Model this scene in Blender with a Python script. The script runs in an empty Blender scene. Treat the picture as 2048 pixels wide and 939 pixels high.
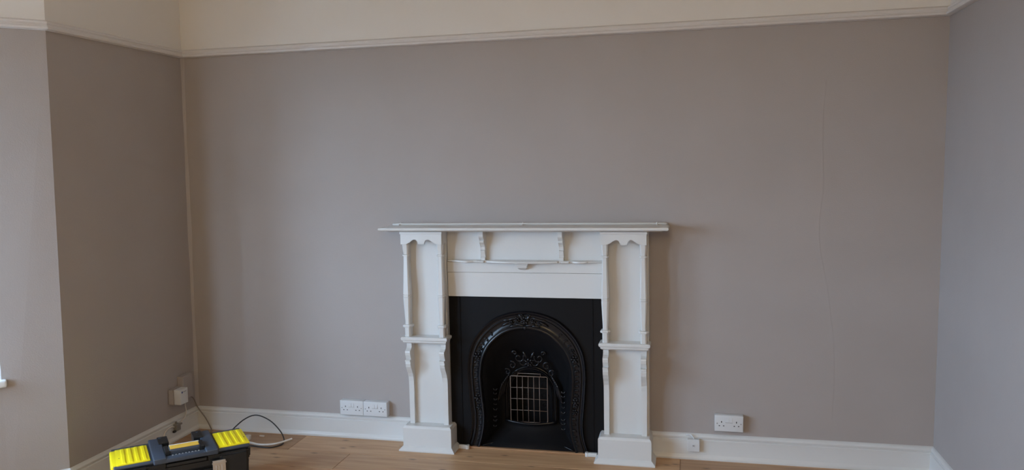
import bpy, bmesh, math, random
from mathutils import Vector, Matrix
random.seed(7)
SC = bpy.context.scene
COL = SC.collection

# ------------------------------------------------------------------ camera
CAM = Vector((0.5088, -4.2038, 1.5802)); YAW, PITCH, ROLL, FPX = 0.2240, -0.0872, -0.0188, 1564.16
fw = Vector((-math.sin(YAW)*math.cos(PITCH), math.cos(YAW)*math.cos(PITCH), math.sin(PITCH)))
rt = Vector((math.cos(YAW), math.sin(YAW), 0)); up = rt.cross(fw)
R_ = math.cos(ROLL)*rt + math.sin(ROLL)*up; U_ = -math.sin(ROLL)*rt + math.cos(ROLL)*up
cd = bpy.data.cameras.new('camera'); cam = bpy.data.objects.new('camera', cd); COL.objects.link(cam)
M4 = Matrix((R_, U_, -fw)).transposed().to_4x4(); M4.translation = CAM; cam.matrix_world = M4
cd.sensor_fit = 'HORIZONTAL'; cd.sensor_width = 36.0; cd.lens = FPX*36.0/2048; cd.clip_start = .05
SC.camera = cam

# ------------------------------------------------------------------ sky and exposure
W = bpy.data.worlds.new('overcast_sky'); SC.world = W; W.use_nodes = True
bg = W.node_tree.nodes['Background']; bg.inputs[0].default_value = (.53, .73, 1.03, 1); bg.inputs[1].default_value = 8.9
SC.view_settings.view_transform = 'Standard'; SC.view_settings.look = 'None'
SC.view_settings.gamma = 1; SC.view_settings.use_curve_mapping = False
SC.view_settings.exposure = 1.87
SC.cycles.max_bounces = 8; SC.cycles.diffuse_bounces = 6; SC.cycles.transparent_max_bounces = 12

# assumed warm fill lamp, added out of frame behind the viewer to warm the shade
lamp_d = bpy.data.lights.new('warm_fill_lamp', 'POINT'); lamp_d.energy = 17.5; lamp_d.color = (1, .73, .36); lamp_d.shadow_soft_size = .14
lamp_o = bpy.data.objects.new('warm_fill_lamp', lamp_d); COL.objects.link(lamp_o); lamp_o.location = (.3, -4.75, 2.40)

# ------------------------------------------------------------------ room dimensions (metres)
XL, XR, HR = -2.4828, 1.7077, 2.2595        # left / right wall at the floor, underside of the picture rail
LEANL, LEANR, LEANE = .01146, .0091, .0054  # old walls, a little out of plumb
YE = -1.0296                                # where the left wall turns into the bay
HC = 2.95                                   # ceiling
YB = -6.2                                   # wall behind the viewer
XC = -.373                                  # centre of the fireplace
def xl(z): return XL + LEANL*z
def xr(z): return XR + LEANR*z
def ye(z): return YE + LEANE*z

# ------------------------------------------------------------------ materials
MAT = {}
def mat(name, col, rough=.5, metal=0., spec=.5, bump=None, vary=0., vscale=3., coat=0.):
    """bump = list of (scale, strength, distance); vary = mottling of the colour itself"""
    m = bpy.data.materials.new(name); m.use_nodes = True; MAT[name] = m
    nt = m.node_tree; n = nt.nodes; l = nt.links; b = n['Principled BSDF']
    b.inputs['Base Color'].default_value = (*col, 1); b.inputs['Roughness'].default_value = rough
    b.inputs['Metallic'].default_value = metal; b.inputs['Specular IOR Level'].default_value = spec
    if coat: b.inputs['Coat Weight'].default_value = coat; b.inputs['Coat Roughness'].default_value = .15
    tc = n.new('ShaderNodeTexCoord')
    if vary:
        no = n.new('ShaderNodeTexNoise'); no.inputs['Scale'].default_value = vscale; no.inputs['Detail'].default_value = 4
        mr = n.new('ShaderNodeMapRange'); mr.inputs[1].default_value = .3; mr.inputs[2].default_value = .7
        mr.inputs[3].default_value = 1-vary; mr.inputs[4].default_value = 1+vary
        hs = n.new('ShaderNodeHueSaturation'); hs.inputs['Color'].default_value = (*col, 1)
        l.new(tc.outputs['Object'], no.inputs['Vector']); l.new(no.outputs['Fac'], mr.inputs[0])
        l.new(mr.outputs[0], hs.inputs['Value']); l.new(hs.outputs[0], b.inputs['Base Color'])
    prev = None
    for sc, st, di in (bump or []):
        no = n.new('ShaderNodeTexNoise'); no.inputs['Scale'].default_value = sc; no.inputs['Detail'].default_value = 3
        bp = n.new('ShaderNodeBump'); bp.inputs['Strength'].default_value = st; bp.inputs['Distance'].default_value = di
        l.new(tc.outputs['Object'], no.inputs['Vector']); l.new(no.outputs['Fac'], bp.inputs['Height'])
        if prev: l.new(prev.outputs[0], bp.inputs['Normal'])
        prev = bp
    if prev: l.new(prev.outputs[0], b.inputs['Normal'])
    return m
mat('taupe_paint', (.362, .325, .308), .62, spec=.35, bump=[(2.2, .5, .010), (170, .35, .0015)], vary=.03, vscale=2.)
mat('frieze_paint', (.70, .67, .635), .7, spec=.3, bump=[(2.0, .4, .008), (90, .2, .001)], vary=.015)
mat('ceiling_paint', (.84, .83, .80), .8, spec=.2)
mat('rail_gloss', (.64, .615, .60), .35, bump=[(30, .15, .001)])
mat('white_gloss', (.62, .62, .61), .28, bump=[(40, .12, .0008)])
mat('white_plastic', (.62, .63, .64), .35)
mat('old_white_plastic', (.72, .70, .66), .45)
mat('pin_dark', (.02, .02, .02), .6)
mat('seam_grey', (.30, .30, .31), .6)
mat('screw_metal', (.35, .35, .36), .35, metal=.9)
mat('iron_black', (.006, .006, .007), .46, spec=.13, bump=[(60, .12, .0008)])
mat('iron_ornament', (.007, .007, .009), .25, spec=.32)
mat('brass_wire', (.20, .15, .12), .5, metal=.4)
mat('toolbox_black', (.010, .012, .014), .38)
mat('toolbox_slate', (.045, .060, .085), .45, bump=[(400, .1, .0004)])
mat('toolbox_yellow', (.97, .79, .012), .38)
mat('toolbox_orange', (.85, .52, .07), .45)
mat('steel', (.62, .60, .58), .3, metal=.9)
mat('cable_black', (.015, .015, .017), .45)
mat('cable_white', (.66, .62, .57), .5)
mat('cable_grey', (.20, .17, .15), .6)
mat('clip_grey', (.22, .21, .19), .6)
mat('logo_blue', (.03, .05, .22), .5)
mat('ground_grey', (.14, .14, .13), .9)
mat('floor_gap', (.05, .03, .02), .9)
mat('strip_oak', (.36, .20, .10), .4, vary=.1, vscale=8)

def oak():
    m = bpy.data.materials.new('oak_plank'); m.use_nodes = True; MAT['oak'] = m
    nt = m.node_tree; n = nt.nodes; l = nt.links; b = n['Principled BSDF']
    tc = n.new('ShaderNodeTexCoord'); oi = n.new('ShaderNodeObjectInfo')
    off = n.new('ShaderNodeVectorMath'); off.operation = 'MULTIPLY_ADD'
    cmb = n.new('ShaderNodeCombineXYZ')
    for k in range(3): l.new(oi.outputs['Random'], cmb.inputs[k])
    off.inputs[1].default_value = (37, 19, 11)
    l.new(cmb.outputs[0], off.inputs[0]); l.new(tc.outputs['Object'], off.inputs[2])
    mp = n.new('ShaderNodeMapping'); mp.inputs['Scale'].default_value = (1.1, 14, 1); l.new(off.outputs[0], mp.inputs[0])
    gr = n.new('ShaderNodeTexNoise'); gr.inputs['Scale'].default_value = 2.2; gr.inputs['Detail'].default_value = 7; gr.inputs['Distortion'].default_value = .6
    l.new(mp.outputs[0], gr.inputs['Vector'])
    rp = n.new('ShaderNodeValToRGB'); e = rp.color_ramp.elements
    e[0].position = .28; e[0].color = (.40, .225, .115, 1); e[1].position = .74; e[1].color = (.58, .37, .205, 1)
    l.new(gr.outputs['Fac'], rp.inputs[0])
    # knots: sparse stretched cells
    mk = n.new('ShaderNodeMapping'); mk.inputs['Scale'].default_value = (2.6, 6.5, 1); l.new(off.outputs[0], mk.inputs[0])
    vo = n.new('ShaderNodeTexVoronoi'); vo.inputs['Scale'].default_value = 1.0; vo.voronoi_dimensions = '2D'; l.new(mk.outputs[0], vo.inputs['Vector'])
    kr = n.new('ShaderNodeMapRange'); kr.inputs[1].default_value = .015; kr.inputs[2].default_value = .075; kr.inputs[3].default_value = .42; kr.inputs[4].default_value = 1.0
    l.new(vo.outputs['Distance'], kr.inputs[0])
    # board to board tone
    tv = n.new('ShaderNodeMapRange'); tv.inputs[3].default_value = .93; tv.inputs[4].default_value = 1.07; l.new(oi.outputs['Random'], tv.inputs[0])
    mu = n.new('ShaderNodeMath'); mu.operation = 'MULTIPLY'; l.new(kr.outputs[0], mu.inputs[0]); l.new(tv.outputs[0], mu.inputs[1])
    mc = n.new('ShaderNodeMix'); mc.data_type = 'RGBA'; mc.blend_type = 'MULTIPLY'; mc.inputs[0].default_value = 1
    l.new(rp.outputs[0], mc.inputs[6]); l.new(oi.outputs['Color'], mc.inputs[7])
    hs = n.new('ShaderNodeHueSaturation'); l.new(mc.outputs[2], hs.inputs['Color']); l.new(mu.outputs[0], hs.inputs['Value'])
    l.new(hs.outputs[0], b.inputs['Base Color']); b.inputs['Roughness'].default_value = .42
    bp = n.new('ShaderNodeBump'); bp.inputs['Strength'].default_value = .15; bp.inputs['Distance'].default_value = .001
    l.new(gr.outputs['Fac'], bp.inputs['Height']); l.new(bp.outputs[0], b.inputs['Normal'])
oak()
def pane_mat():
    m = bpy.data.materials.new('window_glass'); m.use_nodes = True; MAT['glass'] = m
    nt = m.node_tree; n = nt.nodes; l = nt.links
    t = n.new('ShaderNodeBsdfTransparent'); t.inputs[0].default_value = (.95, .97, .96, 1)
    g = n.new('ShaderNodeBsdfGlossy'); g.inputs['Roughness'].default_value = .02
    mx = n.new('ShaderNodeMixShader'); mx.inputs[0].default_value = .06
    l.new(t.outputs[0], mx.inputs[1]); l.new(g.outputs[0], mx.inputs[2]); l.new(mx.outputs[0], n['Material Output'].inputs['Surface'])
pane_mat()

# ------------------------------------------------------------------ mesh helpers
def link(name, me, parent=None, loc=None):
    o = bpy.data.objects.new(name, me); COL.objects.link(o)
    if parent: o.parent = parent
    if loc is not None: o.location = loc
    return o
def obj(name, bm, m, parent=None, smooth=False, loc=None, angle=None):
    bmesh.ops.recalc_face_normals(bm, faces=bm.faces)
    me = bpy.data.meshes.new(name); bm.to_mesh(me); bm.free()
    for mm in (m if isinstance(m, (list, tuple)) else [m]): me.materials.append(MAT[mm])
    if smooth:
        for p in me.polygons: p.use_smooth = True
        if angle: me.set_sharp_from_angle(angle=math.radians(angle))
    return link(name, me, parent, loc)
def tag(o, label, cat=None, group=None, kind=None):
    o['label'] = label
    if cat: o['category'] = cat
    if group: o['group'] = group
    if kind: o['kind'] = kind
    return o
def empty(name, loc=(0,0,0), rz=0):
    o = bpy.data.objects.new(name, None); COL.objects.link(o); o.location = loc; o.rotation_euler = (0,0,rz); o.empty_display_size = .05
    return o
def bm_new(): return bmesh.new()
def box(bm, x0, x1, y0, y1, z0, z1, bev=0., seg=2, mi=0):
    vs = [bm.verts.new((x, y, z)) for z in (z0, z1) for y in (y0, y1) for x in (x0, x1)]
    fs = [bm.faces.new([vs[i] for i in f]) for f in ((0,2,3,1),(4,5,7,6),(0,1,5,4),(2,6,7,3),(0,4,6,2),(1,3,7,5))]
    for f in fs: f.material_index = mi
    if bev:
        es = list({e for f in fs for e in f.edges})
        bmesh.ops.bevel(bm, geom=es, offset=bev, segments=seg, affect='EDGES', profile=.6, clamp_overlap=True)
    return bm
def B(*a, **k): return box(bm_new(), *a, **k)
def prism(poly, axis, a, b, bm=None, bev=0.):
    """closed outline extruded along an axis: x -> (y,z), y -> (x,z), z -> (x,y)"""
    bm = bm or bm_new()
    def P(u, v, w): return {'x': (w, u, v), 'y': (u, w, v), 'z': (u, v, w)}[axis]
    A = [bm.verts.new(P(u, v, a)) for u, v in poly]; C = [bm.verts.new(P(u, v, b)) for u, v in poly]
    n = len(poly); fa = bm.faces.new(A); fb = bm.faces.new(C[::-1])
    for i in range(n): bm.faces.new((A[i], A[(i+1) % n], C[(i+1) % n], C[i]))
    if bev:
        es = list(set(fa.edges) | set(fb.edges))
        bmesh.ops.bevel(bm, geom=es, offset=bev, segments=2, affect='EDGES', clamp_overlap=True)
    return bm
def loft(rows, bm=None, close_u=False, cap=False):
    bm = bm or bm_new(); V = [[bm.verts.new(p) for p in r] for r in rows]; n = len(rows[0])
    for a, b in zip(V, V[1:]):
        for i in range(n if close_u else n-1): bm.faces.new((a[i], a[(i+1) % n], b[(i+1) % n], b[i]))
    if cap: bm.faces.new(V[0]); bm.faces.new(V[-1][::-1])
    return bm
def catmull(pts, k=6, closed=False):
    P = [Vector(p) for p in pts]; out = []; n = len(P)
    for i in range(n if closed else n-1):
        p0 = P[(i-1) % n] if closed or i else P[0]*2-P[1]; p1 = P[i]; p2 = P[(i+1) % n]
        p3 = P[(i+2) % n] if closed or i+2 < n else P[-1]*2-P[-2]
        for j in range(k):
            t = j/k; out.append(.5*((2*p1)+(p2-p0)*t+(2*p0-5*p1+4*p2-p3)*t*t+(3*p1-p0-3*p2+p3)*t**3))
    if not closed: out.append(P[-1])
    return out
def tube(pts, r, seg=8, bm=None, closed=False, cap=True):
    P = [Vector(p) for p in pts]; rows = []; n = len(P); N = None
    for i in range(n):
        a = P[i-1] if (i or closed) else P[0]; b = P[(i+1) % n] if (i < n-1 or closed) else P[-1]
        T = (b-a).normalized()
        if N is None: N = T.orthogonal().normalized()
        N = (N-T*N.dot(T)).normalized(); Bn = T.cross(N); rr = r(i/(n-1)) if callable(r) else r
        rows.append([P[i]+rr*(math.cos(q)*N+math.sin(q)*Bn) for q in (2*math.pi*s/seg for s in range(seg))])
    if closed: rows.append(rows[0]); cap = False
    bm = loft(rows, bm, close_u=True, cap=cap)
    if closed: bmesh.ops.remove_doubles(bm, verts=bm.verts, dist=1e-6)
    return bm
def blob(bm, c, r, rot=(0,0,0), sub=2):
    m = Matrix.Translation(c) @ Matrix.Rotation(rot[2],4,'Z') @ Matrix.Rotation(rot[1],4,'Y') @ Matrix.Rotation(rot[0],4,'X') @ Matrix.Diagonal((*r,1))
    bmesh.ops.create_icosphere(bm, subdivisions=sub, radius=1, matrix=m); return bm
def cyl(bm, c, r, h, axis='z', seg=16, r2=None):
    rot = {'z': Matrix(), 'x': Matrix.Rotation(math.pi/2,4,'Y'), 'y': Matrix.Rotation(math.pi/2,4,'X')}[axis]
    bmesh.ops.create_cone(bm, cap_ends=True, segments=seg, radius1=r, radius2=r if r2 is None else r2, depth=h, matrix=Matrix.Translation(c) @ rot); return bm

# ================================================================== THE SETTING
# ---- floor and its oak boards
tag(obj('floor', B(-3.6, XR+.1, YB-.1, .02, -.05, -.016), 'floor_gap'), 'wide oak board floor', kind='structure')
FLOOR = bpy.data.objects['floor']
PW = .2275; GAP = .0016
rowends = {0: (-1.724, .462), 1: (-1.34, 1.25), 2: (-2.05, .15)}
y1 = -.0365; rows = []
yy = y1+PW; k = -1
def plank(x0, x1, ya, yb, tone=1.):
    cx, cy = (x0+x1)/2, (ya+yb)/2; hx, hy = (x1-x0)/2-GAP/2, (yb-ya)/2-GAP/2
    bm = B(-hx, hx, -hy, hy, -.016, 0, bev=.0012, seg=1)
    o = obj('plank', bm, 'oak', FLOOR, loc=(cx, cy, 0)); o.color = (tone, tone**1.15, tone**1.3, 1)
plank(-3.4, XR+.05, y1, .015)
r = 0; y = y1
while y > -5.3:
    cuts = rowends.get(r) or tuple(sorted((random.uniform(-2.4, -.9), random.uniform(-.3, 1.3))))
    xs = [-3.4, *cuts, XR+.05]
    tones = {0: (.72, 1.0, .80), 1: (1.0, .96, 1.02), 2: (.95, 1.05, .9)}.get(r) or [random.uniform(.82, 1.06) for _ in xs]
    for a, b, tn in zip(xs, xs[1:], tones): plank(a, b, y-PW, y, tn)
    y -= PW; r += 1

# ---- walls: lower part taupe, frieze above the picture rail off-white
HZ = HR+.02
def grid_wall(name, quads, label):
    """quads: (bottom-a, bottom-b, top-b, top-a, material index)"""
    bm = bm_new()
    for q in quads:
        f = bm.faces.new([bm.verts.new(p) for p in q[:4]]); f.material_index = q[4]
    me = bpy.data.meshes.new(name); bm.to_mesh(me); bm.free()
    me.materials.append(MAT['taupe_paint']); me.materials.append(MAT['frieze_paint'])
    o = link(name, me); tag(o, label, kind='structure'); return o
def vq(a, b, z0, z1, mi, fa=None, fb=None):
    fa = fa or (lambda z: a); fb = fb or (lambda z: b)
    return ((*fa(z0), z0), (*fb(z0), z0), (*fb(z1), z1), (*fa(z1), z1), mi)
L0 = lambda z: (xl(z), 0.); R0 = lambda z: (xr(z), 0.)
ox0, ox1, oz = XC-.37, XC+.37, .82                         # opening behind the cast iron insert
cst = lambda x: (lambda z: (x, 0.))
grid_wall('wall_back', [
    vq(0, 0, -.02, oz, 0, L0, cst(ox0)), vq(0, 0, oz, HZ, 0, L0, cst(ox0)),
    vq(0, 0, oz, HZ, 0, cst(ox0), cst(ox1)),
    vq(0, 0, -.02, oz, 0, cst(ox1), R0), vq(0, 0, oz, HZ, 0, cst(ox1), R0),
    vq(0, 0, HZ, HC, 1, L0, R0)], 'taupe painted wall behind the fireplace with white frieze above')
rg = catmull([(1.172,0,1.98),(1.160,0,1.75),(1.166,0,1.45),(1.150,0,1.2),(1.205,0,.85),(1.232,0,.55),(1.226,0,.25)], 8)
rws = []
for i, p in enumerate(rg):
    q = .0035+.0012*math.sin(i*.9); rws.append([(p.x-q*3, .0003, p.z), (p.x, -.0011, p.z), (p.x+q*1.5, .0003, p.z)])
obj('plaster_ridge', loft(rws), 'taupe_paint', bpy.data.objects['wall_back'], smooth=True)
bm = bm_new(); box(bm, ox0-.06, ox1+.06, 0, .50, -.02, oz+.10)  # closed dark box added behind the insert to keep light from leaking in
bm.faces.ensure_lookup_table(); bmesh.ops.delete(bm, geom=[f for f in bm.faces if all(abs(v.co.y) < 1e-6 for v in f.verts)], context='FACES')
tag(obj('wall_chimney', bm, 'pin_dark'), 'dark masonry recess added behind the cast iron insert against light leaks', kind='structure')
EE = lambda z: (xl(z), ye(z))
# the bay: a pier of splayed wall, then windows
s2 = math.sqrt(.5)
BD = .62; F1 = (XL-BD, YE-BD); F2 = (F1[0], F1[1]-2.2); E2 = (XL, F2[1]-BD)
PIER = .252
def P1(z): return (XL-PIER*s2, YE-PIER*s2)
grid_wall('wall_left', [vq(0, 0, -.02, HZ, 0, EE, L0), vq(0, 0, HZ, HC, 1, EE, L0),
    vq(E2, E2, -.02, HZ, 0, lambda z: (XL, YB), lambda z: E2), vq(E2, E2, HZ, HC, 1, lambda z: (XL, YB), lambda z: E2)],
    'taupe painted side wall left of the fireplace wall')
grid_wall('wall_right', [vq(0, 0, -.02, HZ, 0, R0, lambda z: (xr(z), YB)), vq(0, 0, HZ, HC, 1, R0, lambda z: (xr(z), YB))],
    'taupe painted wall right of the fireplace wall')
grid_wall('wall_front', [vq((XR, YB), (XL, YB), -.02, HZ, 0, lambda z: (xr(z), YB)), vq((XR, YB), (XL, YB), HZ, HC, 1, lambda z: (xr(z), YB))],
    'painted wall behind the viewer')
bpy.data.objects['wall_front'].data.materials[0] = MAT['frieze_paint']
tag(obj('ceiling', B(F1[0]-.4, XR+.2, YB-.1, .1, HC, HC+.05), 'ceiling_paint'), 'white painted ceiling', kind='structure')
tag(obj('ground_outside', B(-40, F1[0]-.35, -30, 25, -.65, -.6), 'ground_grey'), 'grey ground outside the bay window', kind='structure')
# bay walls with their openings (sill .55, head 2.42)
SILL, HEAD, TH = .62, 2.14, .22; SPL = .06
def bay(name, A, Bp, o0, o1, label, n, skip_b=False):
    A = Vector(A); Bp = Vector(Bp); d = (Bp-A).normalized(); L = (Bp-A).length; nout = Vector((-d.y, d.x))   # outward
    quads = []
    def P(s, t, z): p = A+d*s+nout*t; return (p.x, p.y, z)
    def face(s0, s1, z0, z1, mi): quads.append((P(s0,0,z0), P(s1,0,z0), P(s1,0,z1), P(s0,0,z1), mi))
    for s0, s1 in ((0, o0), (o1, L)):
        if skip_b and s0 == o1: continue
        face(s0, s1, -.02, HZ, 0); face(s0, s1, HZ, HC, 1)
    face(o0, o1, -.02, SILL, 0); face(o0, o1, HEAD, HC, 1)
    for s, sk in ((o0, SPL), (o1, -SPL)):
        quads.append((P(s,0,SILL), P(s+sk,TH,SILL), P(s+sk,TH,HEAD), P(s,0,HEAD), 0))
    quads.append((P(o0,0,HEAD), P(o1,0,HEAD), P(o1,TH,HEAD), P(o0,TH,HEAD), 1))
    quads.append((P(o0,0,SILL), P(o1,0,SILL), P(o1,TH,SILL), P(o0,TH,SILL), 1))
    grid_wall(name, quads, label)
    # sash window
    w = empty('window_%d' % n, (0,0,0)); tag(w, 'white sash window of the bay', kind='structure')
    rz = math.atan2(d.y, d.x); c = A+d*((o0+o1)/2)+nout*(TH-.06); w.location = (c.x, c.y, 0); w.rotation_euler = (0,0,rz)
    hw = (o1-o0)/2-SPL; zm = (SILL+HEAD)/2-.05
    for nm, a in (('window_frame', (-hw,-hw+.06,-.05,.05,SILL,HEAD)), ('window_frame', (hw-.06,hw,-.05,.05,SILL,HEAD)),
                  ('window_frame', (-hw+.06,hw-.06,-.05,.05,HEAD-.06,HEAD)), ('window_frame', (-hw+.06,hw-.06,-.05,.05,SILL,SILL+.08)),
                  ('meeting_rail', (-hw+.06,hw-.06,-.025,.025,zm,zm+.05))):
        obj(nm, B(*a, bev=.004), 'white_gloss', w)
    for z0, z1 in ((SILL+.08, zm), (zm+.05, HEAD-.06)): obj('pane', B(-hw+.06, hw-.06, -.002, .002, z0, z1), 'glass', w)
    if hw > .7: obj('mullion', B(-.20, .20, -.10, .055, SILL+.08, HEAD-.06, bev=.004), 'white_gloss', w)  # unseen, made extra wide to split the daylight and sharpen shadows
    # inner sill board, a little proud of the wall (room is at local +y)
    obj('window_sill', B(-hw-SPL-.012, hw+SPL+.022, -(TH-.06)-.035, -.05, SILL-.03, SILL+.004, bev=.01, seg=3), 'white_gloss', w)
    # daylight portal filling the opening
    ld = bpy.data.lights.new('daylight_portal', 'AREA'); ld.shape = 'RECTANGLE'; ld.size = 2*hw; ld.size_y = HEAD-SILL
    ld.cycles.is_portal = True
    lo = bpy.data.objects.new('daylight_portal', ld); COL.objects.link(lo)
    pc = A+d*((o0+o1)/2)+nout*(TH+.01); inn = Vector((-nout.x, -nout.y, 0))
    Z = -inn; X = Vector((d.x, d.y, 0)); Y = Z.cross(X)
    mm = Matrix((X, Y, Z)).transposed().to_4x4(); mm.translation = (pc.x, pc.y, (SILL+HEAD)/2); lo.matrix_world = mm
Le = (Vector(F1)-Vector((XL, YE))).length
# travelling with the room on the right hand side keeps nout pointing outside
bay('wall_bay_near', E2, F2, .12, Le-.06, 'splayed bay wall nearest the viewer', 1)
bay('wall_bay_front', F2, F1, .06, 2.14, 'front wall of the window bay', 2)
bay('wall_bay_far', F1, (XL, YE), .08, Le-PIER, 'splayed bay wall at the far end', 3, True)
grid_wall('wall_bay_pier', [vq(0, 0, -.02, HZ, 0, P1, EE), vq(0, 0, HZ, HC, 1, P1, EE)], 'narrow splayed pier of wall at the bay corner')
# ---- baseboards and picture rail, swept round the room with mitred corners
BASE = [(0,0),(.030,0),(.031,.007),(.028,.016),(.021,.024),(.019,.028),(.019,.104),(.013,.108),(.016,.114),(.017,.121),(.012,.129),(.007,.134),(0,.1366)]
RAIL = [(0,0),(.010,.000),(.024,.006),(.026,.013),(.022,.019),(.015,.021),(.014,.027),(.018,.033),(.017,.040),(.008,.047),(0,.049)]
def run(pts, profile, z0, segs, mname):
    """pts: plan polyline with the room on its right; segs: list of (i, name, label, cut_a, cut_b)"""
    P = [Vector(p) for p in pts]
    def nrm(i): d = (P[i+1]-P[i]).normalized(); return Vector((d.y, -d.x))
    def off(i, dist, seg):
        if 0 < i < len(P)-1:
            n1, n2 = nrm(i-1), nrm(i); return P[i]+(n1+n2)*(dist/(1+n1.dot(n2)))
        return P[i]+nrm(seg)*dist
    for i, name, label, ca, cb in segs:
        rws = []
        for end, cut in ((i, ca), (i+1, cb)):
            row = []
            for dist, z in profile:
                p = off(end, dist, i)
                if cut is not None: p = Vector((cut, P[i].y))+nrm(i)*dist
                row.append((p.x, p.y, z0+z))
            rws.append(row)
        o = obj(name, loft(rws, close_u=True, cap=True), mname, smooth=True, angle=32)
        tag(o, label, kind='structure')
run([F2, F1, EE(.07), (xl(.07), 0.), (xr(.07), 0.), (xr(.07), YB)], BASE, 0, [
    (0, 'baseboard_bay_front', 'white baseboard under the front window of the bay', None, None),
    (1, 'baseboard_bay', 'white baseboard of the splayed bay pier', None, None),
    (2, 'baseboard_left', 'white moulded baseboard of the left wall', None, None),
    (3, 'baseboard_back_left', 'white moulded baseboard left of the fireplace', None, XC-.688),
    (3, 'baseboard_back_right', 'white moulded baseboard right of the fireplace', XC+.684, None),
    (4, 'baseboard_right', 'white moulded baseboard of the right wall', None, None)], 'white_gloss')
run([(P1(HR)[0], P1(HR)[1]), EE(HR), (xl(HR), 0.), (xr(HR), 0.), (xr(HR), YB)], RAIL, HR, [
    (0, 'trim_1', 'picture rail on the splayed bay pier', None, None), (1, 'trim_2', 'picture rail on the left wall', None, None),
    (2, 'trim_3', 'picture rail along the fireplace wall', None, None), (3, 'trim_4', 'picture rail on the right wall', None, None)], 'rail_gloss')
# soft caulked ridge running down the left corner
rws = []
for i in range(25):
    z = .134+i*(HR-.132)/24; q = .015+.003*math.sin(z*6)+.002*math.sin(z*17)
    rws.append([(xl(z), -q*.8, z), (xl(z)+q*.42, -q*.40, z), (xl(z)+q, 0, z)])
tag(obj('trim_5', loft(rws), 'taupe_paint', smooth=True), 'painted filler ridge down the left corner', kind='structure')

# ================================================================== FIREPLACE SURROUND
fs = empty('fireplace_surround', (XC, 0, 0))
tag(fs, 'white painted wooden fireplace surround with shelf and niched columns', 'fireplace')
WG = 'white_gloss'
def mirror(o):                                    # a copy on the other side of the centre line
    c = o.copy(); COL.objects.link(c); c.parent = o.parent; c.matrix_parent_inverse = o.matrix_parent_inverse; return c
CA, CB = .432, .668          # column, inner and outer edge from the centre line
YP, YF = -.084, -.152        # niche panel, front of the posts
def cap_outline(x0, x1):
    w = x1-x0; lo, hi, top = 1.166, 1.193, 1.224
    h = [(0,lo),(.09,lo),(.16,lo+.003),(.22,lo+.010),(.27,lo+.020),(.31,lo+.026),(.355,hi+.0005),(.395,lo+.022),(.42,lo+.012),(.425,lo+.001)]
    pts = h+[(1-a, b) for a, b in h[::-1]]
    return [(x0+a*w, z) for a, z in pts]+[(x1, top), (x0, top)]
def baluster(xc):
    S = [(.648,.0125,.022),(.700,.0125,.022),(.701,.019,.029),(.708,.021,.031),(.714,.018,.028),(.717,.0105,.019),(.735,.0105,.019),
         (.79,.0125,.022),(.84,.0145,.024),(.868,.0155,.025),(.870,.0135,.023),(.873,.0155,.025),(.880,.0155,.025),(.882,.0135,.023),(.886,.0155,.025),
         (.93,.0145,.023),(1.00,.0125,.020),(1.07,.0110,.017),(1.096,.0105,.016),(1.098,.015,.020),(1.106,.015,.020),(1.108,.0105,.016),(1.135,.013,.020),(1.17,.0145,.023)]
    rows = []
    yc = YF+.024
    for z, hx, hy in S:
        hx *= 1.28; c = min(hx, hy)*.42
        rows.append([(xc+a, yc+b, z) for a, b in ((-hx+c,-hy),(hx-c,-hy),(hx,-hy+c),(hx,hy-c),(hx-c,hy),(-hx+c,hy),(-hx,hy-c),(-hx,-hy+c))])
    return loft(rows, close_u=True, cap=True)
SIDE = [(YP+.002,.648),(-.140,.648),(-.140,.700),(-.128,.718),(-.131,.79),(-.138,.868),(-.138,.890),(-.133,.96),(-.127,1.04),(-.124,1.094),(-.136,1.097),(-.136,1.107),(-.125,1.110),(-.131,1.14),(-.140,1.17),(YP+.002,1.17)]
BRK = [(YP+.002,.140),(-.109,.140),(-.109,.34),(-.110,.385),(-.114,.412),(-.124,.435),(-.140,.457),(-.152,.476),(-.157,.494),(-.155,.508),(-.164,.509),(-.164,.517),
       (-.144,.518),(-.150,.530),(-.157,.545),(-.160,.560),(-.158,.568),(-.146,.573),(-.134,.580),(-.127,.590),(-.126,.604),(-.131,.620),(YP+.002,.620)]
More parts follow.
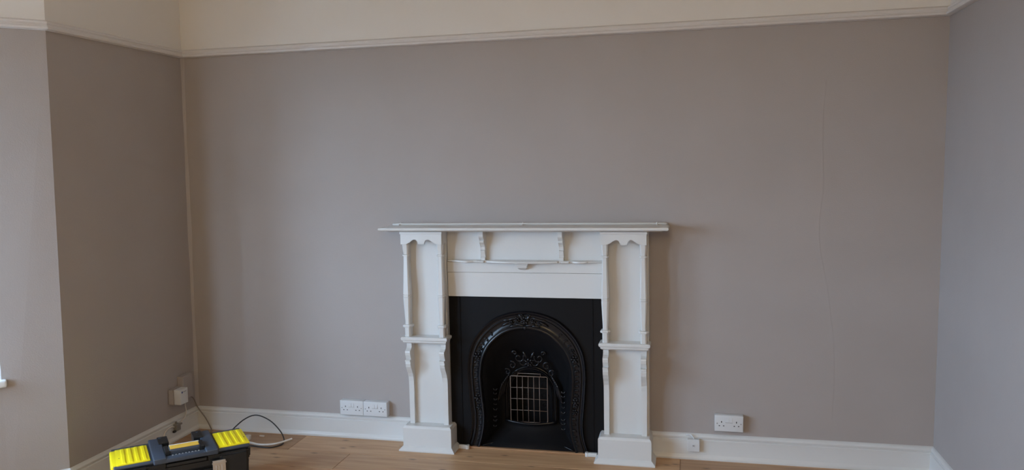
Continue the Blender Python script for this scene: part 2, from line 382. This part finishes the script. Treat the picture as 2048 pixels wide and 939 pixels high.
for sgn in (-1, 1):
    x0, x1 = sorted((sgn*CA, sgn*CB))
    obj('column_carcass', B(x0+.004, x1+.006 if sgn > 0 else x1-.004, YP, 0, .12, 1.232, bev=.0015, seg=1), WG, fs)
    obj('column_cap', prism(cap_outline(x0, x1), 'y', -.166, -.150, bev=.001), WG, fs)
    obj('cap_block', B(x0+.001, x0+.03, -.150, YP, 1.168, 1.226), WG, fs); obj('cap_block', B(x1-.03, x1-.001, -.150, YP, 1.168, 1.226), WG, fs)
    obj('cornice_strip', B(x0-.004, x1+.004, -.172, YP, 1.222, 1.235, bev=.003), WG, fs)
    for xc in (x0+.0185, x1-.0185):
        obj('baluster', baluster(xc), WG, fs, smooth=True, angle=28)
        obj('side_board', prism(SIDE, 'x', xc-.0085, xc+.0085, bev=.001), WG, fs)
        obj('bracket', prism(BRK, 'x', xc-.0145, xc+.0145, bev=.001), WG, fs)
    # middle shelf: stepped moulding
    prof = [(YP+.002,.612),(-.150,.612),(-.153,.616),(-.157,.618),(-.1575,.626),(-.163,.629),(-.166,.636),(-.166,.643),(-.162,.648),(YP+.002,.648)]
    rowsL = []
    def ring(d): # outline with moulded ends: offset the outer edges by the same depth as the front
        return d
    bm = bm_new(); rws = []
    for yv, z in prof[1:-1]:
        e = -yv-.150
        rws.append([(x0-e, YP+.01, z), (x0-e, yv, z), (x1+e, yv, z), (x1+e, YP+.01, z)])
    loft(rws, bm, close_u=True, cap=True)
    obj('niche_shelf', bm, WG, fs, smooth=True, angle=30)
    # plinth block with a flared foot and a chamfered top
    px0, px1 = x0-.024, x1+.020
    if sgn < 0: px0, px1 = x0-.022, x1+.024
    rws = []
    for e, z in ((.020,0),(.021,.006),(.017,.011),(.006,.022),(0,.027),(0,.128),(-.003,.134),(-.008,.139),(-.010,.141)):
        rws.append([(px0-e, .0, z), (px0-e, -.160-e, z), (px1+e, -.160-e, z), (px1+e, .0, z)])
    obj('plinth', loft(rws, close_u=True, cap=True), WG, fs, smooth=True, angle=25)
# boards between the columns
obj('lintel_board', B(-.434, .434, -.062, -.004, .866, 1.001, bev=.002), WG, fs)
obj('frieze_board', B(-.434, .434, -.066, -.004, 1.0025, 1.060, bev=.002), WG, fs)
obj('overmantel_panel', B(-.434, .434, -.054, -.004, 1.060, 1.233), WG, fs)
# narrow serpentine shelf with little notches
def ser(t):           # depth of the front edge, t in -1..1
    a = abs(t)
    if a < .46: return -.104-.036*math.cos(a/.46*math.pi/2)
    if a < .50: return -.096
    if a < .60: return -.108
    if a < .64: return -.096
    if a < .82: return -.098-.016*math.sin((a-.64)/.18*math.pi)
    return -.092+.026*((a-.82)/.18)**1.2
N = 161; ts = [-1+2*i/(N-1) for i in range(N)]
bm = bm_new(); rws = []
for dz, e in ((1.0595, .006), (1.062, .001), (1.066, 0), (1.070, .002), (1.072, .006)):
    rws.append([(-.431, -.05, dz)]+[(t*.431, ser(t)+e, dz) for t in ts]+[(.431, -.05, dz)])
loft(rws, bm, close_u=True, cap=True)
obj('serpentine_shelf', bm, WG, fs, smooth=True, angle=40)
SB = [(-.052,1.072),(-.086,1.072),(-.087,1.088),(-.080,1.090),(-.083,1.104),(-.088,1.116),(-.090,1.126),(-.082,1.129),(-.084,1.146),(-.093,1.158),
      (-.104,1.166),(-.112,1.172),(-.112,1.180),(-.104,1.182),(-.112,1.190),(-.124,1.198),(-.128,1.206),(-.128,1.216),(-.124,1.233),(-.052,1.233)]
for xb in (-.222, .212): obj('overmantel_bracket', prism(SB, 'x', xb-.0125, xb+.0125, bev=.0012), WG, fs)
rws = [[(-.004-w, -.064, z), (-.004-w, -.066-dp*1.5, z), (-.004+w, -.066-dp*1.5, z), (-.004+w, -.064, z)] for z, w, dp in
       ((1.020,.012,.004),(1.024,.018,.010),(1.030,.024,.016),(1.031,.027,.019),(1.040,.029,.022),(1.046,.029,.022),(1.047,.034,.028),(1.0535,.036,.030),(1.059,.036,.030))]
obj('corbel', loft(rws, close_u=True, cap=True), WG, fs, smooth=True, angle=25)
# mantel shelf
SP = [(.150,1.2335),(.158,1.2335),(.172,1.236),(.184,1.240),(.186,1.2425),(.205,1.2425),(.210,1.2455),(.2125,1.251),(.211,1.257),(.206,1.2605),(.200,1.2615)]
rws = []
for d, z in SP:
    e = d-.2125
    rws.append([(-.780-e, 0, z), (-.780-e, -d, z), (.780+e, -d, z), (.780+e, 0, z)])
sh = obj('mantel_shelf', loft(rws, close_u=True, cap=True), WG, fs, smooth=True, angle=30)
rail = obj('shelf_rail', tube([(-.766,-.012,1.264),(-.760,-.024,1.266)]+[(-.752+1.504*i/6,-.028,1.2665) for i in range(7)]+[(.760,-.024,1.266),(.766,-.012,1.264)], .0062, 10), WG, sh, smooth=True)
rail.matrix_parent_inverse = Matrix()
for xp in (-.718, -.008, .716):
    bm = bm_new(); blob(bm, (xp, -.026, 1.268), (.006, .009, .009)); box(bm, xp-.004, xp+.004, -.060, -.010, 1.2600, 1.2660, bev=.001, seg=1)
    obj('rail_peg', bm, WG, sh, smooth=True, angle=40)

# ================================================================== CAST IRON INSERT
ins = empty('fireplace_insert', (XC, 0, 0)); tag(ins, 'black cast iron arched fireplace insert with floral moulding', 'fireplace insert')
IR, IO = 'iron_black', 'iron_ornament'
def arch(half, k=6):
    right = catmull([(x, 0, z) for x, z in half], k)
    # mirror the first control so the crown is round
    right = catmull([(-half[1][0], 0, half[1][1])]+[(x, 0, z) for x, z in half], k)[k:]
    return [(-p.x, p.z) for p in right[:0:-1]]+[(p.x, p.z) for p in right]
AO = arch([(0,.790),(.155,.757),(.262,.672),(.318,.575),(.335,.470),(.333,.370),(.326,.270),(.318,.170),(.325,.085),(.350,.004)])
AB = arch([(0,.735),(.135,.705),(.226,.622),(.268,.550),(.284,.455),(.283,.365),(.274,.280),(.264,.185),(.269,.095),(.290,.004)])
AI = arch([(0,.687),(.105,.665),(.186,.604),(.235,.525),(.253,.430),(.250,.350),(.243,.270),(.236,.185),(.247,.088),(.270,.004)])
AJ = arch([(0,.452),(.062,.438),(.112,.402),(.143,.350),(.153,.300),(.153,.250),(.153,.210),(.153,.180),(.153,.150),(.153,.125)])
AK = arch([(0,.408),(.046,.400),(.084,.374),(.108,.340),(.117,.300),(.118,.250),(.118,.210),(.118,.180),(.118,.150),(.118,.125)])
YI = -.050
outl = [(-.434,0)]+[(-.434,.868),(.434,.868),(.434,0)]+[(x, z) for x, z in AI[::-1]]
obj('frame_plate', prism(outl, 'y', YI, YI+.02), IR, ins)
# thin raised fillet near the plate edge
for s in (-1, 1): obj('edge_fillet', B(s*.372-.004, s*.372+.004, YI-.004, YI, .01, .866, bev=.002, seg=1), IR, ins)
prof = [(0,0),(.02,.012),(.06,.018),(.11,.017),(.16,.009),(.22,.005),(.30,.006),(.335,.012),(.37,.012),(.40,.003),(.55,.001),(.74,.003),(.80,.010),(.86,.015),(.93,.015),(.98,.009),(1.0,-.004),(1.0,-.018)]
rws = [[(ax+(bx-ax)*s, YI-h, az+(bz-az)*s) for (ax, az), (bx, bz) in zip(AO, AI)] for s, h in prof]
obj('arch_moulding', loft(rws), IO, ins, smooth=True, angle=50)
# concave hood running back to the small fire arch
rws = []
for i in range(11):
    s = i/10; yv = YI+.012+(.085-YI-.012)*math.sin(s*math.pi/2)**1.3
    rws.append([(ax+(bx-ax)*s, yv, az+(bz-az)*s) for (ax, az), (bx, bz) in zip(AI, AJ)])
obj('hood', loft(rws), IR, ins, smooth=True)
rws = []
for s, yv in ((0,.085),(.04,.070),(.14,.068),(.18,.078),(.26,.078),(.30,.066),(.42,.068),(.46,.080),(.54,.080),(.58,.070),(.70,.074),(.74,.086),(.82,.086),(.86,.078),(.96,.084),(1,.10),(1,.235)):
    rws.append([(ax+(bx-ax)*s, yv, az+(bz-az)*s) for (ax, az), (bx, bz) in zip(AJ, AK)])
obj('fire_arch', loft(rws), IO, ins, smooth=True, angle=35)
obj('fireback', B(-.20, .20, .20, .23, 0, .46), IR, ins)
# relief scrolls on the fireback
for sx in (-1, 1):
    for (x, z, rr) in ((.05,.36,.024),(.058,.30,.028),(.055,.24,.026),(.06,.185,.022)):
        bm = bm_new(); pts = [(sx*(x+rr*(1-t*.8)*math.cos(t*9)), .199, z+rr*(1-t*.8)*math.sin(t*9)) for t in [i/26 for i in range(27)]]
        tube(pts, .0026, 6, bm); obj('scroll_relief', bm, IR, ins, smooth=True)
# sloping bottom front below the grate, with its curved lip and bars
rws = []
for i in range(9):
    s = i/8; yv = .085+(YI+.006-.085)*(s**1.6); z = .128*(1-s)+.004*s
    w = .153+(.270-.153)*s
    rws.append([(w*t, yv-.028*(1-t*t)*(1 if 0 < s < .9 else .4), z) for t in [-1+j/8 for j in range(17)]])
obj('ash_cover', loft(rws), IR, ins, smooth=True)
obj('ash_lip', tube([(.262*t, -.046+.072*(1-t*t), .012+.028*(1-t*t)) for t in [-1+j/12 for j in range(25)]], .0035, 6), IO, ins, smooth=True)
obj('grate_lip', tube([(-.150+.30*i/12, .062-.022*math.sin(math.pi*i/12), .134-.012*math.sin(math.pi*i/12)) for i in range(13)], .008, 8), IO, ins, smooth=True)
# rosettes, buds and leaves along the arch
def on(path, u, lift, s=1):          # u: 0 crown .. 1 foot, on the right (s=1) or the left (s=-1)
    h = len(path)//2; f = u*h; i = min(int(f), h-1); t = f-i
    a, b = path[h+i], path[h+i+1]; d = Vector((b[0]-a[0], b[1]-a[1])).normalized()
    return Vector((s*(a[0]+(b[0]-a[0])*t), YI-lift, a[1]+(b[1]-a[1])*t)), Vector((s*d.x, 0, d.y))
def rosette(c, r, petals=6):
    bm = bm_new(); blob(bm, c+Vector((0,-r*.35,0)), (r*.34, r*.36, r*.34))
    for k in range(petals):
        a = 2*math.pi*k/petals; blob(bm, c+Vector((math.cos(a)*r*.62, 0, math.sin(a)*r*.62)), (r*.42, r*.26, r*.27), (0, -a, 0))
    return bm
def leafpair(c, T, r):
    bm = bm_new(); Nn = Vector((-T.z, 0, T.x)); a0 = math.atan2(T.z, T.x)
    for k in (-1, 1):
        p = c+Nn*(k*r*.55)+T*(r*.1); blob(bm, p, (r*.75, r*.28, r*.30), (0, -(a0+k*.6), 0))
    blob(bm, c, (r*.34, r*.36, r*.34)); return bm
for s in (-1, 1):
    for u, r in ((.36,.030),(.655,.030),(.72,.024),(.30,.017)):
        c, T = on(AB, u, .007, s); obj('rosette', rosette(c, r*.8), IO, ins, smooth=True)
    for u, r in ((.175,.016),(.215,.018),(.255,.014),(.325,.014),(.40,.020),(.435,.018),(.47,.015),(.505,.016),(.535,.013),(.565,.015),(.60,.018),(.625,.016),(.685,.018),(.765,.018),(.80,.015),(.845,.017),(.885,.014),(.92,.013),(.95,.012)):
        c, T = on(AB, u, .005, s); obj('leaf_pair', leafpair(c, T, r*.75), IO, ins, smooth=True)
# crown ornament: a spray of flowers and leaves
for x, z, r in ((0,.738,.028),(-.045,.740,.022),(.046,.738,.022),(-.080,.722,.017),(.082,.722,.017),(.018,.765,.015),(-.020,.764,.015)):
    obj('rosette', rosette(Vector((XC*0+x, YI-.010, z)), r*.85, 7), IO, ins, smooth=True)
for s in (-1, 1):
    for x, z, a, L in ((.03,.712,.2,.030),(.07,.745,-.3,.032),(.105,.718,-.5,.030),(.062,.705,-.1,.026),(.02,.752,1.0,.026),(.10,.738,-.2,.026)):
        obj('crown_leaf', blob(bm_new(), (s*x, YI-.008, z), (L, .007, .0075), (0, s*-a, 0)), IO, ins, smooth=True)
obj('crown_drop', blob(bm_new(), (.002, YI-.012, .697), (.012, .010, .013)), IO, ins, smooth=True)
# crest of scrolls above the fire arch
for s in (-1, 1):
    for cx, cz, rr, ph, dirn in ((.058,.505,.030,2.6,1),(.030,.480,.026,0.4,-1),(.100,.458,.024,1.2,1),(.082,.532,.014,0.,1),(.128,.418,.020,.8,1)):
        pts = []
        for i in range(25):
            t = i/24; a = ph+dirn*t*6.6; q = rr*(1-.78*t)
            fz = cz+q*math.sin(a); yv = .048-.10*max(0, fz-.45)*1.6
            pts.append((s*(cx+q*math.cos(a)), yv, fz))
        obj('crest_scroll', tube(pts, lambda t: .0068*(1-.45*t), 7), IO, ins, smooth=True)
    obj('crest_leaf', blob(bm_new(), (s*.022, .030, .525), (.008, .007, .024), (0, s*.5, 0)), IO, ins, smooth=True)
    # acanthus fronds sweeping down beside the arch
    for k in range(6):
        x0 = .150+.010*k*.7; pts = [(s*(x0-.028+.028*math.sin(t*1.5)), .062-.004*k, .405-.010*k-.115*t) for t in [i/8 for i in range(9)]]
        obj('frond', tube(pts, lambda t: .0055*(1-.7*t)+.001, 6), IO, ins, smooth=True)
    for z, r in ((.318,.017),(.295,.015),(.262,.016),(.235,.013),(.205,.017),(.165,.015),(.142,.018),(.112,.014)):
        # small hanging garland on the hood cheeks
        yv = .020+(.32-z)*-.08
        obj('garland_bud', leafpair(Vector((s*.196, yv, z)), Vector((0,0,1)), r*.8), IO, ins, smooth=True)
obj('crest_shell', rosette(Vector((0, .036, .478)), .026, 7), IO, ins, smooth=True)

# wire guard leaning inside the fire opening
wg = empty('wire_guard', (XC-.006, .050, 0)); tag(wg, 'brassy wire grid guard standing inside the iron fire arch', 'wire guard')
BW = 'brass_wire'; gx, gz0, gz1 = .107, .128, .395
c = .010
rr = [(-gx+c,0,gz0),(gx-c,0,gz0),(gx,0,gz0+c),(gx,0,gz1-c*.4),(gx-c*.4,0,gz1),(-gx+c*.4,0,gz1),(-gx,0,gz1-c*.4),(-gx,0,gz0+c)]
obj('guard_frame', tube(rr, .0026, 8, closed=True), BW, wg, smooth=True)
for x in (-.068,-.036,-.003,.029,.062): obj('wire', tube([(x,-.002,gz0-.012 if x == .062 else gz0),(x,-.006,.26),(x,-.002,gz1)], .0019, 6), BW, wg, smooth=True)
for z in (.197,.263,.328): obj('wire', tube([(-gx,.0,z),(0,.002,z+.001),(gx,0,z)], .0019, 6), BW, wg, smooth=True)
obj('wire', tube([(-.066,.0,gz1),(-.066,.012,.408),(.066,.012,.408),(.066,.0,gz1)], .0019, 6), BW, wg, smooth=True)

# oak threshold strip and the two sawn-off stubs of trim at the foot of the insert
tag(obj('trim_6', B(XC-.402, XC+.402, -.068, -.048, 0, .010, bev=.003), 'strip_oak'), 'thin oak strip closing the floor against the iron insert', kind='structure')
for nm, a, b, rend, lab in (('trim_7', -.388, -.338, 1, 'short white stub of trim beside the left plinth'), ('trim_8', .338, .392, -1, 'short white stub of trim beside the right plinth')):
    bm = B(XC+a, XC+b, -.086, -.068, 0, .022, bev=.004); cyl(bm, (XC+(b if rend > 0 else a), -.077, .011), .011, .022, 'z', 14)
    tag(obj(nm, bm, WG, smooth=True, angle=40), lab, kind='structure')

# ================================================================== SOCKETS
WP = 'white_plastic'
def double_socket(x, z, label, tilt=0., depth=.040, seam=False):
    t = empty('double_socket', (x+.073, 0, z+.043), 0); t.rotation_euler = (0, tilt, 0)
    tag(t, label, 'socket', 'double power sockets on the fireplace wall')
    obj('back_box', B(-.0725, .0725, -depth+.008, 0, -.0425, .0425, bev=.003), WP, t, smooth=True, angle=40)
    obj('faceplate', B(-.073, .073, -depth-.002, -depth+.008, -.043, .043, bev=.003, seg=3), WP, t, smooth=True, angle=40)
    yf = -depth-.002
    for sx in (-.0085, .0085):
        bm = prism([(yf-.0005,.006),(yf-.0042,.0075),(yf-.0018,.028),(yf+.001,.028),(yf+.001,.006)], 'x', sx-.0068, sx+.0068)
        s = obj('switch', bm, WP, t)
    obj('switch_recess', B(-.0185, .0185, yf-.0003, yf+.001, .0035, .0305), 'seam_grey' if seam else WP, t)
    obj('switch_shadow_line', B(-.0185, .0185, yf-.0005, yf+.001, .0038, .0055), 'seam_grey', t)
    for cx in (-.038, .038):
        obj('pin_hole', B(cx-.0022, cx+.0022, yf-.0005, yf+.001, .004, .0125), 'pin_dark', t)
        for q in (-.011, .011): obj('pin_hole', B(cx+q-.0034, cx+q+.0034, yf-.0005, yf+.001, -.0145, -.0102), 'pin_dark', t)
    for cx in (-.0605, .0605): obj('screw', cyl(bm_new(), (cx, yf-.0003, 0), .0031, .0018, 'y', 14), 'screw_metal', t)
    return t
double_socket(-1.497, .1452, 'double socket left of the fireplace, the one farther from it', depth=.042)
double_socket(-1.349, .1452, 'double socket left of the fireplace, the one nearer to it', depth=.044)
double_socket(.6398, .1671, 'white double power socket on the wall right of the fireplace', depth=.036)

ps = empty('telephone_socket', (.531, -.019, .082)); tag(ps, 'small square white phone socket fixed to the baseboard', 'socket')
obj('back_box', B(-.031, .031, -.020, 0, -.032, .032, bev=.002), WP, ps)
obj('faceplate', B(-.0315, .0315, -.0235, -.020, -.0325, .0325, bev=.0012), WP, ps)
obj('jack_frame', B(-.008, .008, -.0250, -.0232, -.007, .006, bev=.0006, seg=1), WP, ps)
obj('jack_hole', B(-.005, .005, -.0254, -.0246, -.004, .003), 'seam_grey', ps)
tag(obj('phone_wire', tube(catmull([(.492,-.014,.129),(.502,-.018,.132),(.513,-.020,.133),(.522,-.026,.132),(.530,-.028,.122),(.533,-.028,.113)], 5), .0034, 8), WP, smooth=True),
    'white painted wire lump running into the phone socket', 'cable')

# plug-in adapter and painted socket box on the left wall
pb = empty('painted_socket_box', (XL+.004, -.135, .295)); tag(pb, 'wall coloured socket box painted over in the left corner', 'socket')
obj('box_body', B(0, .036, -.045, .045, -.070, .072, bev=.004), 'taupe_paint', pb); obj('box_lid', B(.036, .041, -.043, .043, -.067, .069, bev=.002), 'taupe_paint', pb)
wa = empty('plug_adapter', (XL+.004, -.222, .266)); tag(wa, 'white plug-in adapter with tiny blue logo on the left wall', 'adapter')
obj('back_box', B(0, .030, -.044, .044, -.044, .044, bev=.003), 'taupe_paint', wa)
obj('adapter_body', B(.030, .074, -.036, .036, -.046, .044, bev=.004, seg=3), WP, wa, smooth=True, angle=40)
obj('logo', cyl(bm_new(), (.0742, -.018, .026), .0062, .0008, 'x', 16), 'logo_blue', wa)
obj('logo_text', B(.0738, .0746, -.008, .020, .025, .029), 'seam_grey', wa)

# ================================================================== CABLES
def cable(name, pts, r, m, label, k=8): return tag(obj(name, tube(catmull(pts, k), r, 8), m, smooth=True), label, 'cable')
cable('grey_cable', [(XL+.030,-.110,.232),(XL+.030,-.070,.205),(XL+.022,-.032,.150),(XL+.040,-.030,.120),(-2.400,-.034,.070),(-2.368,-.040,.020),(-2.352,-.060,.005),(-2.30,-.20,.0045),(-2.20,-.34,.0045)], .0036, 'cable_grey',
      'thin brown-grey cable dropping from the corner box to the floor')
cable('thin_white_cable', [(XL+.030,-.150,.222),(XL+.026,-.148,.185),(XL+.026,-.140,.150),(XL+.028,-.152,.120),(XL+.026,-.190,.098),(XL+.026,-.225,.088)], .0030, 'cable_white',
      'thin white cable hanging from the adapter down the left baseboard')
cable('painted_cable', [(XL+.026,-.262,.088),(XL+.030,-.300,.098),(XL+.030,-.345,.085),(XL+.030,-.360,.050),(XL+.040,-.345,.012),(XL+.070,-.330,.006),(XL+.16,-.36,.006)], .0046, 'cable_white',
      'cream cable looping over the left baseboard beside the grey clip')
cl = empty('cable_connector', (XL+.034, -.243, .084)); tag(cl, 'small grey cable connector lying on the left baseboard', 'connector')
obj('connector_body', B(-.012, .012, -.020, .020, -.022, .020, bev=.005), 'clip_grey', cl)
obj('connector_arm', B(-.006, .008, .018, .040, .004, .014, bev=.003), 'clip_grey', cl); obj('connector_arm', B(-.004, .008, -.016, -.006, .016, .036, bev=.003), 'clip_grey', cl)
obj('connector_arm', B(-.006, .008, -.038, -.018, -.026, -.014, bev=.003), 'pin_dark', cl)
cable('black_cable', [(-2.16,-.42,.006),(-2.15,-.30,.030),(-2.10,-.24,.075),(-2.035,-.200,.135),(-1.965,-.180,.160),(-1.885,-.170,.130),(-1.822,-.172,.075),(-1.794,-.178,.030),(-1.790,-.195,.007),(-1.800,-.235,.005),(-1.838,-.268,.005),(-1.900,-.268,.005),(-1.975,-.262,.005),(-2.06,-.30,.005)], .0036, 'cable_black',
      'black cable arching up in a loop behind the toolbox', 10)
cable('white_cable', [(-2.09,-.26,.008),(-2.045,-.218,.012),(-1.975,-.232,.012),(-1.900,-.246,.010),(-1.825,-.222,.011),(-1.775,-.170,.016),(-1.757,-.150,.020)], .0066, 'cable_white',
      'thick cream cable curving across the boards with a cut end')
ro = empty('cable_reel_end', (-2.045,-.150,.0)); tag(ro, 'cream round cable end lying behind the toolbox', 'cable end')
obj('disc', cyl(bm_new(), (0,0,.011), .020, .022, 'z', 20), 'cable_white', ro, smooth=True, angle=40); obj('stub', tube([(0,0,.012),(-.02,-.03,.012),(-.045,-.055,.010)], .007, 8), 'cable_white', ro, smooth=True)
tag(obj('offcut', B(-2.004, -1.972, -.094, -.086, 0, .006, bev=.002), 'cable_white'), 'tiny cream offcut on the floor by the baseboard', 'offcut')

# ================================================================== TOOLBOX
tb = empty('toolbox', (-1.888, -.965, 0), math.radians(42)); tag(tb, 'black and slate plastic toolbox with two ribbed yellow lids', 'toolbox')
TK, TS, TY = 'toolbox_black', 'toolbox_slate', 'toolbox_yellow'
Y0, Y1, ZT = -.078, .214, .240
def taper(x0, x1, y0, y1, z0, z1, e, bev):
    bm = bm_new(); vs = [bm.verts.new(p) for p in ((x0+e,y0+e,z0),(x1-e,y0+e,z0),(x1-e,y1-e,z0),(x0+e,y1-e,z0),(x0,y0,z1),(x1,y0,z1),(x1,y1,z1),(x0,y1,z1))]
    for f in ((0,3,2,1),(4,5,6,7),(0,1,5,4),(1,2,6,5),(2,3,7,6),(3,0,4,7)): bm.faces.new([vs[i] for i in f])
    bmesh.ops.bevel(bm, geom=list(bm.edges), offset=bev, segments=3, affect='EDGES'); return bm
obj('body', taper(-.298, .298, Y0-.004, Y1-.004, 0, .172, .022, .018), TK, tb, smooth=True, angle=45)
obj('lid_shell', taper(-.300, .300, Y0-.006, Y1+.004, .160, .206, .004, .010), TK, tb, smooth=True, angle=45)
for xa, xb in ((-.304, -.072), (.092, .304)):
    obj('lid_end', taper(xa, xb, Y0-.006, Y1+.004, .168, .230, .003, .012), TK, tb, smooth=True, angle=45)
    obj('lid_top', B(xa+.002, xb-.002, Y0, Y1, .224, .237, bev=.006, seg=3), TS, tb, smooth=True, angle=45)
for s in (-1, 1):
    xa, xb = (-.288, -.146) if s < 0 else (.161, .305)
    o = obj('organiser_lid', B(xa, xb, -.056, .178, .232, ZT+.002, bev=.004), TY, tb, smooth=True, angle=45)
    for k in range(4):
        xr_ = xa+.030+k*.030
        rib = obj('rib', bm_new() if False else B(xr_-.006, xr_+.010, -.044, .166, ZT, ZT+.0060, bev=.0042, seg=3), TY, o, smooth=True)
    obj('lid_hole', cyl(bm_new(), ((xb-.012 if s > 0 else xa+.014), .040, ZT+.0016), .0035, .002, 'z', 12), 'pin_dark', o)
    # end cheek: yellow on the left end, black shoulder on the right
    if s < 0: obj('end_clip', B(-.311, -.276, -.052, .172, .150, ZT+.001, bev=.008, seg=3), TY, tb, smooth=True, angle=45)
    # slate hinge pillars bridging the lid front to back
    pa, pb_ = (-.136, -.078) if s < 0 else (.096, .152)
    obj('hinge_pillar', B(pa, pb_, Y0-.018, Y1+.012, .222, ZT+.010, bev=.007, seg=3), TS, tb, smooth=True, angle=45)
    hb = obj('hinge_bracket', B(pa+(.040 if s < 0 else -.030), pb_+(.030 if s < 0 else -.040), .120, Y1+.010, .215, ZT+.016, bev=.004), TK, tb)
    obj('hinge_pin', cyl(bm_new(), (pa+(.052 if s < 0 else -.004), Y1-.015, ZT+.0165), .006, .003, 'z', 12), TS, hb)
obj('handle_well', B(-.080, .098, Y0-.010, .060, .200, .2145, bev=.003), TK, tb)
obj('front_bridge', B(-.090, .108, Y0-.018, -.048, .224, ZT+.004, bev=.006), TS, tb, smooth=True, angle=45)
hd = obj('handle', B(-.062, .080, -.034, .028, .230, .2640, bev=.009, seg=3), TS, tb, smooth=True, angle=45)
obj('handle_grip', B(-.056, .074, -.026, .024, .2630, .2672, bev=.002), 'toolbox_orange', hd)
obj('handle_rim_light', B(-.058, .078, .0235, .0300, .258, .2690, bev=.002), 'white_plastic', hd)  # white strip stands in for rim light along the grip's back edge
for k in range(9): obj('grip_tooth', B(-.052+k*.0145, -.045+k*.0145, -.060, -.050, .243, .2455), 'seam_grey', hd)
obj('handle_arm', B(-.080, -.060, -.040, .050, .214, .262, bev=.004), TK, tb); obj('handle_arm', B(.078, .098, -.040, .050, .214, .262, bev=.004), TK, tb)
# front mouldings and steel latches
for s in (-1, 1):
    obj('front_bulge', taper(min(s*.155, s*.292), max(s*.155, s*.292), Y0-.022, Y0+.02, .085, .222, .004, .012), TK, tb, smooth=True, angle=45)
    xa = .120 if s > 0 else -.180
    la = obj('latch', B(xa, xa+.060, Y0-.030, Y0-.018, .085, .196, bev=.003), 'steel', tb)
    obj('latch_bar', B(xa-.003, xa+.063, Y0-.034, Y0-.028, .180, .188, bev=.002), 'steel', la)
    for q in range(3): obj('latch_rib', B(xa+.014+q*.013, xa+.020+q*.013, Y0-.033, Y0-.029, .092, .172, bev=.001, seg=1), 'steel', la)
